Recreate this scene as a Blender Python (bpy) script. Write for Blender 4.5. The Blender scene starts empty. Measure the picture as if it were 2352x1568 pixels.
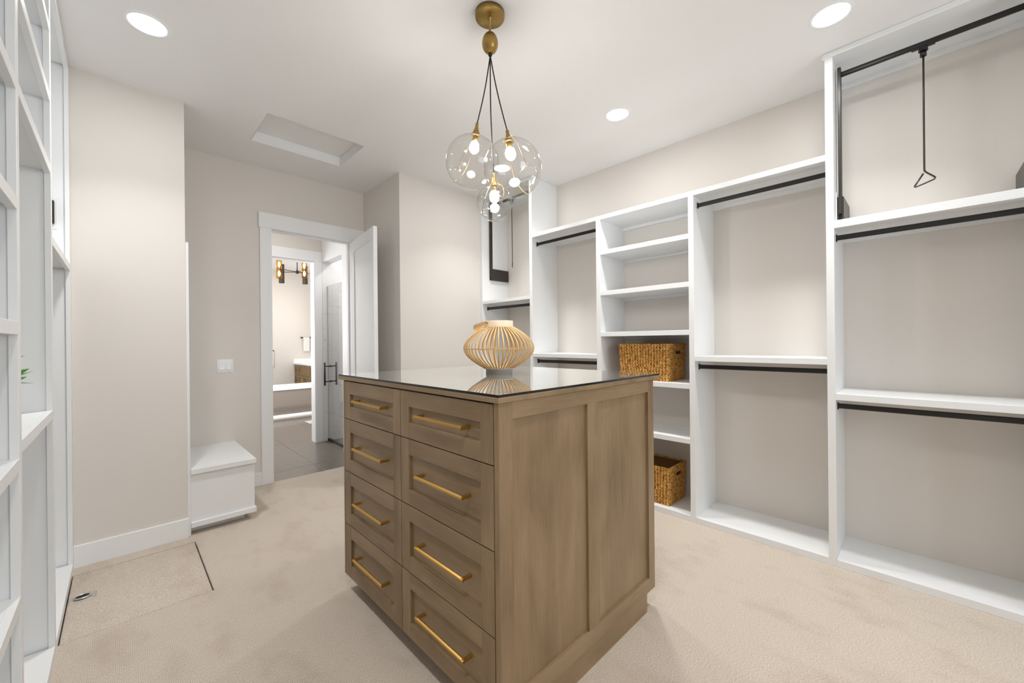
import bpy, bmesh, math, random
from mathutils import Vector, Matrix

random.seed(7)
S = bpy.context.scene
COL = S.collection

# ---------------------------------------------------------------- camera
CAMH = 1.32
yaw, pit, rol = math.radians(44.4209), math.radians(-0.0074), math.radians(-0.5432)
fwd = Vector((math.sin(yaw) * math.cos(pit), math.cos(yaw) * math.cos(pit), math.sin(pit)))
rgt = Vector((math.cos(yaw), -math.sin(yaw), 0))
upv = rgt.cross(fwd)
r2 = rgt * math.cos(rol) + upv * math.sin(rol)
u2 = -rgt * math.sin(rol) + upv * math.cos(rol)
cam = bpy.data.cameras.new('camera')
cam.sensor_width = 36.0
cam.lens = 918.4348 / 2352 * 36.0
cam.clip_start = 0.02
camo = bpy.data.objects.new('camera', cam)
COL.objects.link(camo)
M = Matrix(((r2.x, u2.x, -fwd.x, 0), (r2.y, u2.y, -fwd.y, 0), (r2.z, u2.z, -fwd.z, CAMH), (0, 0, 0, 1)))
camo.matrix_world = M
S.camera = camo

# ---------------------------------------------------------------- view, world, lights
S.view_settings.view_transform = 'Standard'
S.view_settings.look = 'None'
S.view_settings.gamma = 1.0
S.view_settings.use_curve_mapping = False
S.view_settings.exposure = 0.0
S.cycles.use_denoising = True
S.cycles.max_bounces = 12
S.cycles.diffuse_bounces = 8
S.cycles.transparent_max_bounces = 24
S.cycles.caustics_reflective = False
S.cycles.caustics_refractive = False
S.cycles.sample_clamp_indirect = 6.0

W = bpy.data.worlds.new('World')
S.world = W
W.use_nodes = True
bg = W.node_tree.nodes['Background']
bg.inputs[0].default_value = (0.75, 0.86, 1.0, 1)
bg.inputs[1].default_value = 1.5

H = 2.977
CAN_W = 4.2
CAN_B = 7.3
CAN_COL = (1.0, 0.985, 0.965)
CANS = [(0.113, 2.786, 'over the tall white shelving on the left'),
        (2.612, 0.309, 'in front of the tall pull-down rod bay'),
        (2.618, 1.544, 'in front of the open basket shelves'),
        (2.618, 2.785, 'seen behind the glass globes of the pendant'),
        (0.113, 0.309, 'assumed above the near end of the room'),  # unseen light, assumed from the row spacing and the shelf shadows
        ]


def area(name, loc, size, power, col, rot=(0, 0, 0), shape='DISK', sy=None, spread=180):
    l = bpy.data.lights.new(name, 'AREA')
    l.shape = shape
    l.size = size
    if sy:
        l.size_y = sy
    l.energy = power
    l.color = col
    l.spread = math.radians(spread)
    o = bpy.data.objects.new(name, l)
    COL.objects.link(o)
    o.location = loc
    o.rotation_euler = rot
    return o


for cx, cy, _ in CANS:
    area('can_lamp', (cx, cy, H - 0.02), 0.14, CAN_W, CAN_COL, spread=180)     # wide spill of the downlight
    area('can_beam', (cx, cy, H - 0.02), 0.14, CAN_B, CAN_COL, spread=105)     # its reflector beam
for cx, cy, pw in ((1.25, 5.0, 5.0), (2.6, 5.1, 11.0), (1.3, 6.6, 14.0), (2.3, 6.8, 14.0), (1.3, 9.3, 11.0), (2.5, 9.3, 9.0)):
    area('bath_fill_lamp', (cx, cy, 2.95), 0.14, pw, (1, 0.975, 0.95))  # unseen lamps added to brighten the passage, shower and bathroom
area('assumed_vanity_lamp', (3.3, 9.6, 1.95), 0.25, 4.0, (1, 0.94, 0.85), (0, math.radians(90), 0), 'RECTANGLE', 0.7)  # unseen sconce, assumed from the glow on the wall by the vanity
area('closet_added_fill', (1.35, -2.34, 1.7), 1.9, 36.0, (0.94, 0.975, 1.0), (math.radians(90), 0, 0), 'RECTANGLE', 1.5)  # added frontal fill, placed at the unseen window behind the camera
area('bath_added_daylight', (0.56, 7.3, 1.65), 1.7, 75.0, (0.95, 0.97, 1.0), (0, math.radians(-90), 0), 'RECTANGLE', 1.5)  # added daylight fill for the bathroom, placed at its assumed window

# ---------------------------------------------------------------- materials
MATS = {}


def newmat(name):
    m = bpy.data.materials.new(name)
    m.use_nodes = True
    nt = m.node_tree
    return m, nt, nt.nodes['Principled BSDF']


def setp(p, **k):
    for a, v in k.items():
        a = a.replace('_', ' ')
        p.inputs[a].default_value = v


def noise_bump(nt, p, scale, dist, strength, coord='pos', vscale=(1, 1, 1), detail=3.0):
    g = coords(nt, coord, vscale)
    n = nt.nodes.new('ShaderNodeTexNoise')
    n.inputs['Scale'].default_value = scale
    n.inputs['Detail'].default_value = detail
    nt.links.new(g, n.inputs['Vector'])
    b = nt.nodes.new('ShaderNodeBump')
    b.inputs['Strength'].default_value = strength
    b.inputs['Distance'].default_value = dist
    nt.links.new(n.outputs['Fac'], b.inputs['Height'])
    nt.links.new(b.outputs['Normal'], p.inputs['Normal'])
    return n


def coords(nt, kind, vscale=(1, 1, 1), rnd=False):
    if kind == 'pos':
        g = nt.nodes.new('ShaderNodeNewGeometry').outputs['Position']
    else:
        g = nt.nodes.new('ShaderNodeTexCoord').outputs['Object']
    mp = nt.nodes.new('ShaderNodeMapping')
    mp.inputs['Scale'].default_value = vscale
    nt.links.new(g, mp.inputs['Vector'])
    if rnd:
        oi = nt.nodes.new('ShaderNodeObjectInfo')
        mu = nt.nodes.new('ShaderNodeMath')
        mu.operation = 'MULTIPLY'
        mu.inputs[1].default_value = 37.0
        nt.links.new(oi.outputs['Random'], mu.inputs[0])
        nt.links.new(mu.outputs[0], mp.inputs['Location'])
    return mp.outputs[0]


def paint(name, col, rough=0.5, bump=0.0, scale=220, dist=0.001):
    m, nt, p = newmat(name)
    setp(p, Base_Color=(*col, 1), Roughness=rough)
    if bump:
        noise_bump(nt, p, scale, dist, bump)
    MATS[name] = m
    return m


def metal(name, col, rough=0.3):
    m, nt, p = newmat(name)
    setp(p, Base_Color=(*col, 1), Roughness=rough, Metallic=1.0)
    noise_bump(nt, p, 400, 0.0003, 0.15)
    MATS[name] = m
    return m


def emit(name, col, strength):
    m, nt, p = newmat(name)
    setp(p, Base_Color=(*col, 1), Emission_Color=(*col, 1), Emission_Strength=strength)
    MATS[name] = m
    return m


WALL = paint('wall_paint', (0.70, 0.666, 0.626), 0.6, 0.25, 160, 0.0012)
CEIL = paint('ceiling_paint', (0.795, 0.79, 0.785), 0.7, 0.3, 120, 0.0012)
WHITE = paint('white_lacquer', (0.79, 0.805, 0.815), 0.35, 0.05, 300, 0.0005)
TRIM = paint('white_trim', (0.82, 0.83, 0.845), 0.4)
BLACK = paint('black_metal', (0.006, 0.0055, 0.005), 0.42)
BRONZE = paint('dark_bronze', (0.026, 0.021, 0.014), 0.35)
STEEL = metal('satin_nickel', (0.72, 0.70, 0.66), 0.28)
BRASS = metal('brushed_brass', (0.62, 0.37, 0.10), 0.34)
BRASSD = metal('aged_brass', (0.36, 0.235, 0.075), 0.38)
PORC = paint('white_porcelain', (0.86, 0.86, 0.86), 0.15)
TAUPE = paint('taupe_tub', (0.36, 0.315, 0.28), 0.5)
DARK = paint('dark_shade', (0.03, 0.027, 0.022), 0.8)  # flat dark tone standing for shade inside openings
TOWEL = paint('white_terry', (0.85, 0.84, 0.82), 0.95, 0.8, 500, 0.004)
LEAF = paint('green_leaf', (0.06, 0.22, 0.02), 0.45)
POTM = paint('grey_pot', (0.5, 0.5, 0.48), 0.7)
RUBBER = paint('black_gasket', (0.01, 0.01, 0.01), 0.5)
CORD = paint('black_cord', (0.012, 0.01, 0.009), 0.6)
LENS = emit('lamp_lens', (1, 0.985, 0.96), 6.0)
BULB = emit('bulb_glow', (1, 0.965, 0.92), 275.0)
BULBW = emit('warm_bulb_glow', (1, 0.86, 0.6), 14.0)


def wood(name, axis, c0, c1, c2, rough=0.42, k=1.0):
    m, nt, p = newmat(name)
    L = nt.links.new
    a = [16 * k, 16 * k, 16 * k]
    a[axis] = 0.9 * k
    v = coords(nt, 'obj', tuple(a), True)
    n1 = nt.nodes.new('ShaderNodeTexNoise')
    n1.inputs['Scale'].default_value = 1.0
    n1.inputs['Detail'].default_value = 4
    n1.inputs['Distortion'].default_value = 0.5
    L(v, n1.inputs['Vector'])
    b = [230 * k, 230 * k, 230 * k]
    b[axis] = 9 * k
    v2 = coords(nt, 'obj', tuple(b), True)
    n2 = nt.nodes.new('ShaderNodeTexNoise')
    n2.inputs['Scale'].default_value = 1.0
    n2.inputs['Detail'].default_value = 2
    L(v2, n2.inputs['Vector'])
    c_ = [7.0, 7.0, 7.0]
    c_[axis] = 2.2
    v3 = coords(nt, 'obj', tuple(c_), True)
    n3 = nt.nodes.new('ShaderNodeTexNoise')
    n3.inputs['Scale'].default_value = 1.0
    n3.inputs['Detail'].default_value = 4
    n3.inputs['Distortion'].default_value = 0.35
    L(v3, n3.inputs['Vector'])
    mx = nt.nodes.new('ShaderNodeMath'); mx.operation = 'MULTIPLY_ADD'
    L(n2.outputs['Fac'], mx.inputs[0]); mx.inputs[1].default_value = 0.30
    ad = nt.nodes.new('ShaderNodeMath'); ad.operation = 'MULTIPLY_ADD'
    L(n3.outputs['Fac'], ad.inputs[0]); ad.inputs[1].default_value = 0.75
    sc = nt.nodes.new('ShaderNodeMath'); sc.operation = 'MULTIPLY'
    L(n1.outputs['Fac'], sc.inputs[0]); sc.inputs[1].default_value = 0.3
    L(sc.outputs[0], ad.inputs[2]); L(ad.outputs[0], mx.inputs[2])
    cr = nt.nodes.new('ShaderNodeValToRGB')
    e = cr.color_ramp.elements
    e[0].position = 0.42; e[0].color = (*c0, 1)
    e[1].position = 0.92; e[1].color = (*c2, 1)
    q = cr.color_ramp.elements.new(0.66); q.color = (*c1, 1)
    L(mx.outputs[0], cr.inputs[0])
    L(cr.outputs[0], p.inputs['Base Color'])
    setp(p, Roughness=rough)
    bp = nt.nodes.new('ShaderNodeBump')
    bp.inputs['Strength'].default_value = 0.12
    bp.inputs['Distance'].default_value = 0.0006
    L(n2.outputs['Fac'], bp.inputs['Height'])
    L(bp.outputs['Normal'], p.inputs['Normal'])
    MATS[name] = m
    return m


WC = ((0.156, 0.100, 0.050), (0.246, 0.166, 0.090), (0.336, 0.240, 0.140))
WOODV = wood('stained_alder_vertical', 2, *WC)
WOODX = wood('stained_alder_along_x', 0, *WC)
WOODY = wood('stained_alder_along_y', 1, *WC)
BAMBOO = wood('pale_bamboo', 2, (0.66, 0.37, 0.12), (0.82, 0.53, 0.22), (0.88, 0.64, 0.34), 0.42)
BAMBOOW = wood('whitened_bamboo', 0, (0.72, 0.64, 0.55), (0.82, 0.76, 0.68), (0.88, 0.84, 0.78), 0.5)
BAMBOOT = wood('light_bamboo', 0, (0.66, 0.50, 0.34), (0.77, 0.63, 0.47), (0.84, 0.73, 0.58), 0.5)
VANW = wood('oak_vanity', 2, (0.13, 0.078, 0.024), (0.20, 0.125, 0.045), (0.27, 0.175, 0.07), 0.45)


def carpet_mat():
    m, nt, p = newmat('beige_loop_carpet')
    L = nt.links.new

    def noise(vs, detail=2.0, scale=1.0):
        n = nt.nodes.new('ShaderNodeTexNoise')
        n.inputs['Scale'].default_value = scale; n.inputs['Detail'].default_value = detail
        L(coords(nt, 'pos', vs), n.inputs['Vector'])
        return n.outputs['Fac']

    def math_(op, a, b=None, c=None):
        q = nt.nodes.new('ShaderNodeMath'); q.operation = op
        for i, v in enumerate((a, b, c)):
            if v is None:
                continue
            if isinstance(v, (int, float)):
                q.inputs[i].default_value = v
            else:
                L(v, q.inputs[i])
        return q.outputs[0]

    # loop rows running along Y, broken up by noise
    g = nt.nodes.new('ShaderNodeNewGeometry')
    sx = nt.nodes.new('ShaderNodeSeparateXYZ')
    L(g.outputs['Position'], sx.inputs[0])
    wob = noise((14, 5, 14), 1.0)
    row = math_('SINE', math_('MULTIPLY_ADD', wob, 5.0, math_('MULTIPLY', sx.outputs['X'], 2 * math.pi / 0.0066)))
    loops = noise((330, 150, 150), 2.0)
    h = math_('MULTIPLY_ADD', row, 0.055, loops)
    mott = noise((3.4, 1.5, 1), 4.0, 1.5)
    wear = noise((11, 7, 1), 3.0, 1.0)
    cr = nt.nodes.new('ShaderNodeValToRGB')
    e = cr.color_ramp.elements
    e[0].position = 0.22; e[0].color = (0.39, 0.33, 0.268, 1)
    e[1].position = 0.74; e[1].color = (0.70, 0.625, 0.545, 1)
    L(h, cr.inputs[0])
    cr2 = nt.nodes.new('ShaderNodeValToRGB')
    e = cr2.color_ramp.elements
    e[0].position = 0.33; e[0].color = (0.87, 0.84, 0.81, 1)
    e[1].position = 0.50; e[1].color = (1, 1, 1, 1)
    L(math_('MULTIPLY_ADD', wear, 0.35, math_('MULTIPLY', mott, 0.65)), cr2.inputs[0])
    mx = nt.nodes.new('ShaderNodeMix'); mx.data_type = 'RGBA'; mx.blend_type = 'MULTIPLY'
    mx.inputs[0].default_value = 1.0
    L(cr.outputs[0], mx.inputs[6]); L(cr2.outputs[0], mx.inputs[7])
    L(mx.outputs[2], p.inputs['Base Color'])
    setp(p, Roughness=0.95)
    p.inputs['Specular IOR Level'].default_value = 0.1
    b = nt.nodes.new('ShaderNodeBump')
    b.inputs['Strength'].default_value = 0.55; b.inputs['Distance'].default_value = 0.004
    L(h, b.inputs['Height']); L(b.outputs['Normal'], p.inputs['Normal'])
    return m


CARPET = carpet_mat()


def tile_mat(name, c0, c1, scale, rough, vein=None):
    m, nt, p = newmat(name)
    L = nt.links.new
    v = coords(nt, 'pos', (1, 1, 1))
    n = nt.nodes.new('ShaderNodeTexNoise')
    n.inputs['Scale'].default_value = scale; n.inputs['Detail'].default_value = 6
    L(v, n.inputs['Vector'])
    cr = nt.nodes.new('ShaderNodeValToRGB')
    e = cr.color_ramp.elements
    e[0].position = 0.3; e[0].color = (*c0, 1)
    e[1].position = 0.7; e[1].color = (*c1, 1)
    L(n.outputs['Fac'], cr.inputs[0])
    src = cr.outputs[0]
    if vein:
        w = nt.nodes.new('ShaderNodeTexNoise')
        w.inputs['Scale'].default_value = 1.4; w.inputs['Detail'].default_value = 5
        w.inputs['Distortion'].default_value = 1.2
        L(v, w.inputs['Vector'])
        s = nt.nodes.new('ShaderNodeMath'); s.operation = 'SUBTRACT'; s.inputs[1].default_value = 0.5
        L(w.outputs['Fac'], s.inputs[0])
        ab = nt.nodes.new('ShaderNodeMath'); ab.operation = 'ABSOLUTE'
        L(s.outputs[0], ab.inputs[0])
        lt = nt.nodes.new('ShaderNodeMath'); lt.operation = 'LESS_THAN'; lt.inputs[1].default_value = 0.004
        L(ab.outputs[0], lt.inputs[0])
        mx = nt.nodes.new('ShaderNodeMix'); mx.data_type = 'RGBA'
        L(lt.outputs[0], mx.inputs[0]); L(src, mx.inputs[6]); mx.inputs[7].default_value = (*vein, 1)
        src = mx.outputs[2]
    L(src, p.inputs['Base Color'])
    setp(p, Roughness=rough)
    return m


TILE = tile_mat('dark_stone_tile', (0.135, 0.112, 0.092), (0.165, 0.139, 0.117), 14, 0.28)
GROUT = paint('grey_grout', (0.07, 0.062, 0.055), 0.9)
MARBLE = tile_mat('white_marble', (0.78, 0.78, 0.78), (0.84, 0.84, 0.84), 3, 0.2, (0.62, 0.61, 0.6))


def thin_glass(name, tint, ior, rough=0.0):
    m = bpy.data.materials.new(name)
    m.use_nodes = True
    nt = m.node_tree
    nt.nodes.clear()
    L = nt.links.new
    out = nt.nodes.new('ShaderNodeOutputMaterial')
    t = nt.nodes.new('ShaderNodeBsdfTransparent'); t.inputs[0].default_value = (*tint, 1)
    g = nt.nodes.new('ShaderNodeBsdfGlossy'); g.inputs['Roughness'].default_value = rough
    lw = nt.nodes.new('ShaderNodeLayerWeight'); lw.inputs[0].default_value = 0.5
    pw = nt.nodes.new('ShaderNodeMath'); pw.operation = 'POWER'; pw.inputs[1].default_value = ior
    L(lw.outputs['Facing'], pw.inputs[0])
    f = nt.nodes.new('ShaderNodeMath'); f.operation = 'MULTIPLY_ADD'
    f.inputs[1].default_value = 0.9; f.inputs[2].default_value = 0.065
    L(pw.outputs[0], f.inputs[0])
    mx = nt.nodes.new('ShaderNodeMixShader')
    L(f.outputs[0], mx.inputs[0]); L(t.outputs[0], mx.inputs[1]); L(g.outputs[0], mx.inputs[2])
    L(mx.outputs[0], out.inputs[0])
    return m


GLOBE = thin_glass('clear_blown_glass', (0.975, 0.97, 0.96), 3.2)
SHOWERG = thin_glass('clear_shower_glass', (0.98, 0.987, 0.983), 3.2)
AMBER = thin_glass('amber_glass', (0.93, 0.66, 0.22), 3.2)
SMOKE, _nt, _p = newmat('smoked_mirror_glass')
setp(_p, Base_Color=(0.83, 0.835, 0.79, 1), Metallic=0.84, Roughness=0.012)
GEDGE = paint('smoked_glass_edge', (0.006, 0.008, 0.008), 0.12)


def weave_mat():
    m, nt, p = newmat('seagrass_weave')
    L = nt.links.new
    v = coords(nt, 'obj', (1, 1, 1))
    n = nt.nodes.new('ShaderNodeTexNoise')
    n.inputs['Scale'].default_value = 45; n.inputs['Detail'].default_value = 3
    L(v, n.inputs['Vector'])
    cr = nt.nodes.new('ShaderNodeValToRGB')
    e = cr.color_ramp.elements
    e[0].position = 0.3; e[0].color = (0.22, 0.085, 0.018, 1)
    e[1].position = 0.68; e[1].color = (0.74, 0.43, 0.12, 1)
    q = e.new(0.45); q.color = (0.54, 0.27, 0.055, 1)
    L(n.outputs['Fac'], cr.inputs[0]); L(cr.outputs[0], p.inputs['Base Color'])
    setp(p, Roughness=0.6)
    return m


WEAVE = weave_mat()
WEAVED = paint('seagrass_inner_shade', (0.20, 0.095, 0.022), 0.8)  # inner seagrass, darkened to put shade in the crevices between strands


# ---------------------------------------------------------------- mesh helpers
class MB:
    def __init__(self):
        self.bm = bmesh.new()
        self.mats = []
        self.cur = 0

    def mat(self, m):
        if m not in self.mats:
            self.mats.append(m)
        self.cur = self.mats.index(m)
        return self

    def _paint(self, n0, smooth=False):
        self.bm.faces.ensure_lookup_table()
        for f in self.bm.faces[n0:]:
            f.material_index = self.cur
            f.smooth = smooth

    def box(self, x0, x1, y0, y1, z0, z1, bev=0.0012, seg=1):
        n0 = len(self.bm.faces)
        tmp = bmesh.new()
        r = bmesh.ops.create_cube(tmp, size=1.0, matrix=Matrix.Translation(((x0 + x1) / 2, (y0 + y1) / 2, (z0 + z1) / 2)) @ Matrix.Diagonal((abs(x1 - x0), abs(y1 - y0), abs(z1 - z0), 1)))
        if bev > 0:
            bev = min(bev, 0.3 * min(abs(x1 - x0), abs(y1 - y0), abs(z1 - z0)))
            bmesh.ops.bevel(tmp, geom=tmp.edges[:], offset=bev, segments=seg, affect='EDGES', profile=0.5)
        self._merge(tmp)
        self._paint(n0, seg > 1)
        return self

    def _merge(self, tmp):
        me = bpy.data.meshes.new('tmp')
        tmp.to_mesh(me)
        tmp.free()
        self.bm.from_mesh(me)
        bpy.data.meshes.remove(me)

    def obox(self, mat4, sx, sy, sz, bev=0.001, seg=1):
        """box of size sx,sy,sz centred on the origin of mat4"""
        n0 = len(self.bm.faces)
        tmp = bmesh.new()
        bmesh.ops.create_cube(tmp, size=1.0, matrix=Matrix.Diagonal((sx, sy, sz, 1)))
        if bev > 0:
            bmesh.ops.bevel(tmp, geom=tmp.edges[:], offset=min(bev, 0.3 * min(sx, sy, sz)), segments=seg, affect='EDGES')
        bmesh.ops.transform(tmp, matrix=mat4, verts=tmp.verts[:])
        self._merge(tmp)
        self._paint(n0, seg > 1)
        return self

    def cyl(self, p0, p1, r, seg=20, r1=None, smooth=True, caps=True):
        n0 = len(self.bm.faces)
        p0, p1 = Vector(p0), Vector(p1)
        d = p1 - p0
        q = d.to_track_quat('Z', 'Y').to_matrix().to_4x4()
        tmp = bmesh.new()
        bmesh.ops.create_cone(tmp, cap_ends=caps, segments=seg, radius1=r, radius2=r if r1 is None else r1, depth=d.length, matrix=Matrix.Translation((p0 + p1) / 2) @ q)
        self._merge(tmp)
        self._paint(n0, False)
        if smooth:
            self.bm.faces.ensure_lookup_table()
            for f in self.bm.faces[n0:]:
                if len(f.verts) == 4:
                    f.smooth = True
        return self

    def lathe(self, prof, c=(0, 0, 0), seg=32, axis=None, smooth=True, close=False):
        """revolve (r, h) profile about axis through c"""
        n0 = len(self.bm.faces)
        c = Vector(c)
        R = Matrix.Identity(3) if axis is None else Vector(axis).normalized().to_track_quat('Z', 'Y').to_matrix()
        rings = []
        for r, h in prof:
            if r < 1e-6:
                rings.append([self.bm.verts.new(c + R @ Vector((0, 0, h)))])
            else:
                rings.append([self.bm.verts.new(c + R @ Vector((r * math.cos(2 * math.pi * i / seg), r * math.sin(2 * math.pi * i / seg), h))) for i in range(seg)])
        pairs = list(zip(rings, rings[1:]))
        if close:
            pairs.append((rings[-1], rings[0]))
        for a, b in pairs:
            for i in range(seg):
                j = (i + 1) % seg
                if len(a) == 1 and len(b) == 1:
                    continue
                if len(a) == 1:
                    self.bm.faces.new((a[0], b[j], b[i]))
                elif len(b) == 1:
                    self.bm.faces.new((a[i], a[j], b[0]))
                else:
                    self.bm.faces.new((a[i], a[j], b[j], b[i]))
        self._paint(n0, smooth)
        return self

    def tube(self, pts, r, seg=10, closed=False, flat=None):
        """sweep a circle (or a flat w,t strip) along points"""
        n0 = len(self.bm.faces)
        pts = [Vector(p) for p in pts]
        n = len(pts)
        rings = []
        up = None
        for i, p in enumerate(pts):
            a = pts[(i - 1) % n] if (closed or i > 0) else p
            b = pts[(i + 1) % n] if (closed or i < n - 1) else p
            t = (b - a).normalized()
            if up is None:
                up = Vector((0, 0, 1)) if abs(t.z) < 0.9 else Vector((1, 0, 0))
            s = t.cross(up)
            if s.length < 1e-5:
                s = t.orthogonal()
            s.normalize()
            up = s.cross(t).normalized()
            if flat:
                w, h = flat
                cs = [(-w / 2, -h / 2), (w / 2, -h / 2), (w / 2, h / 2), (-w / 2, h / 2)]
                rings.append([self.bm.verts.new(p + s * x + up * y) for x, y in cs])
            else:
                rr = r[i] if isinstance(r, (list, tuple)) else r
                rings.append([self.bm.verts.new(p + s * rr * math.cos(2 * math.pi * k / seg) + up * rr * math.sin(2 * math.pi * k / seg)) for k in range(seg)])
        m = len(rings[0])
        pr = list(zip(rings, rings[1:]))
        if closed:
            pr.append((rings[-1], rings[0]))
        for a, b in pr:
            for k in range(m):
                l = (k + 1) % m
                self.bm.faces.new((a[k], a[l], b[l], b[k]))
        if not closed:
            self.bm.faces.new(rings[0][::-1])
            self.bm.faces.new(rings[-1])
        self._paint(n0, not flat)
        return self

    def quad(self, *pts):
        n0 = len(self.bm.faces)
        self.bm.faces.new([self.bm.verts.new(p) for p in pts])
        self._paint(n0)
        return self

    def prism(self, poly, axis, a, b, bev=0.0):
        """extrude a 2-D polygon along axis ('x','y','z') from a to b"""
        n0 = len(self.bm.faces)
        def P(u, v, w):
            return {'x': (w, u, v), 'y': (u, w, v), 'z': (u, v, w)}[axis]
        A = [self.bm.verts.new(P(u, v, a)) for u, v in poly]
        B = [self.bm.verts.new(P(u, v, b)) for u, v in poly]
        n = len(poly)
        self.bm.faces.new(A[::-1]); self.bm.faces.new(B)
        for i in range(n):
            j = (i + 1) % n
            self.bm.faces.new((A[i], A[j], B[j], B[i]))
        self._paint(n0)
        return self

    def build(self, name, mat=None, parent=None, **props):
        bm = self.bm
        bmesh.ops.recalc_face_normals(bm, faces=bm.faces[:])
        off = Vector((0, 0, 0))
        if parent is not None:
            off = parent.matrix_world.translation.copy() if parent.parent is None else parent['_o'] if False else Vector(ORI[parent.name])
        else:
            zs = [v.co.z for v in bm.verts]
            xs = [v.co.x for v in bm.verts]; ys = [v.co.y for v in bm.verts]
            off = Vector(((min(xs) + max(xs)) / 2, (min(ys) + max(ys)) / 2, min(zs)))
        bmesh.ops.translate(bm, vec=-off, verts=bm.verts[:])
        me = bpy.data.meshes.new(name)
        bm.to_mesh(me)
        bm.free()
        if mat is not None and not self.mats:
            me.materials.append(mat)
        for m in self.mats:
            me.materials.append(m)
        o = bpy.data.objects.new(name, me)
        COL.objects.link(o)
        if parent is not None:
            o.parent = parent
        else:
            o.location = off
        ORI[o.name] = tuple(off)
        for k, v in props.items():
            o[k] = v
        return o


ORI = {}


def thing(name, label, cat, loc, group=None):
    o = bpy.data.objects.new(name, None)
    o.empty_display_size = 0.05
    COL.objects.link(o)
    o.location = loc
    ORI[o.name] = tuple(loc)
    o['label'] = label
    o['category'] = cat
    if group:
        o['group'] = group
    return o


# make MB.build find the right origin for any parent
def _origin(p):
    return Vector(ORI[p.name])


def _build(self, name, mat=None, parent=None, **props):
    bm = self.bm
    bmesh.ops.recalc_face_normals(bm, faces=bm.faces[:])
    if parent is not None:
        off = _origin(parent)
    else:
        xs = [v.co.x for v in bm.verts]; ys = [v.co.y for v in bm.verts]; zs = [v.co.z for v in bm.verts]
        off = Vector(((min(xs) + max(xs)) / 2, (min(ys) + max(ys)) / 2, min(zs)))
    bmesh.ops.translate(bm, vec=-off, verts=bm.verts[:])
    me = bpy.data.meshes.new(name)
    bm.to_mesh(me)
    bm.free()
    for m in (self.mats or ([mat] if mat else [])):
        me.materials.append(m)
    o = bpy.data.objects.new(name, me)
    COL.objects.link(o)
    if parent is not None:
        o.parent = parent
    else:
        o.location = off
    ORI[o.name] = tuple(off)
    for k, v in props.items():
        o[k] = v
    return o


MB.build = _build


def struct(name, mb, mat=None, parent=None):
    o = mb.build(name, mat, parent)
    if parent is None:
        o['kind'] = 'structure'
    return o


def box(*a, bev=0.0012, seg=1):
    return MB().box(*a, bev=bev, seg=seg)


# ---------------------------------------------------------------- dimensions (metres, camera above the origin)
XF, XW = 2.951, 3.352          # right built-in: front plane, painted wall
XL, XLW = -0.2055, -0.66       # left built-in: front plane, wall
YS, YB, YD = 3.521, 3.529, 4.326
XS, XA = 0.323, 1.945
DX0, DX1, DZ = 1.036, 1.795, 2.413
YFRONT = -2.4

# ---------------------------------------------------------------- shell
fh = (-0.203, 0.347, 2.671, 3.406)     # carpeted floor hatch
g = 0.0045
lip = 0.006
m = MB()
ax0, ax1, ay0, ay1 = fh[0] - g - lip, fh[1] + g + lip, fh[2] - g - lip, fh[3] + g + lip
m.box(-0.76, 3.45, YFRONT, ay0, -0.05, 0, 0)
m.box(-0.76, 3.45, ay1, YD, -0.05, 0, 0)
m.box(-0.76, ax0, ay0, ay1, -0.05, 0, 0)
m.box(ax1, 3.45, ay0, ay1, -0.05, 0, 0)
rings = []
for k in range(5):                      # quarter-round edge all round the opening
    th = k * math.pi / 8
    o_ = lip * (1 - math.sin(th)); z_ = -lip * (1 - math.cos(th))
    q = lip - o_
    rings.append([(ax0 + q, ay0 + q, z_), (ax1 - q, ay0 + q, z_), (ax1 - q, ay1 - q, z_), (ax0 + q, ay1 - q, z_)])
rings.append([(p_[0], p_[1], -0.05) for p_ in rings[-1]])
for A_, B_ in zip(rings, rings[1:]):
    for i in range(4):
        j = (i + 1) % 4
        m.quad(A_[i], A_[j], B_[j], B_[i])
struct('floor', m, CARPET)
struct('floor_underlay', box(-0.5, 0.6, 2.5, 3.5, -0.08, -0.051, bev=0), CARPET)

ch = (0.77, 1.481, 3.272, 3.797)       # attic hatch opening
m = MB()
m.box(-0.76, 3.45, YFRONT - 0.1, ch[2], H, H + 0.12, 0)
m.box(-0.76, 3.45, ch[3], YD + 0.12, H, H + 0.12, 0)
m.box(-0.76, ch[0], ch[2], ch[3], H, H + 0.12, 0)
m.box(ch[1], 3.45, ch[2], ch[3], H, H + 0.12, 0)
struct('ceiling', m, CEIL)

struct('wall_right', box(XW, XW + 0.1, YFRONT, YB + 0.12, 0, H, bev=0), WALL)
struct('wall_back', box(XA + 0.0, XW, YB, YB + 0.12, 0, H, bev=0), WALL)
struct('wall_alcove', box(XA, XA + 0.12, YB + 0.12, YD, 0, H, bev=0), WALL)
struct('wall_left', box(XLW - 0.1, XLW, YFRONT, YS, 0, H, bev=0), WALL)
m = MB()
fw = (0.40, 2.30, 0.95, 2.45)
m.box(-0.76, fw[0], YFRONT - 0.1, YFRONT, 0, H, 0)
m.box(fw[1], 3.45, YFRONT - 0.1, YFRONT, 0, H, 0)
m.box(fw[0], fw[1], YFRONT - 0.1, YFRONT, 0, fw[2], 0)
m.box(fw[0], fw[1], YFRONT - 0.1, YFRONT, fw[3], H, 0)
struct('wall_front', m, WALL)
w2 = bpy.data.objects.new('added_window', None)  # unseen window behind the camera, added to go with the fill light
COL.objects.link(w2); w2['kind'] = 'structure'; ORI[w2.name] = (0, 0, 0)
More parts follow.
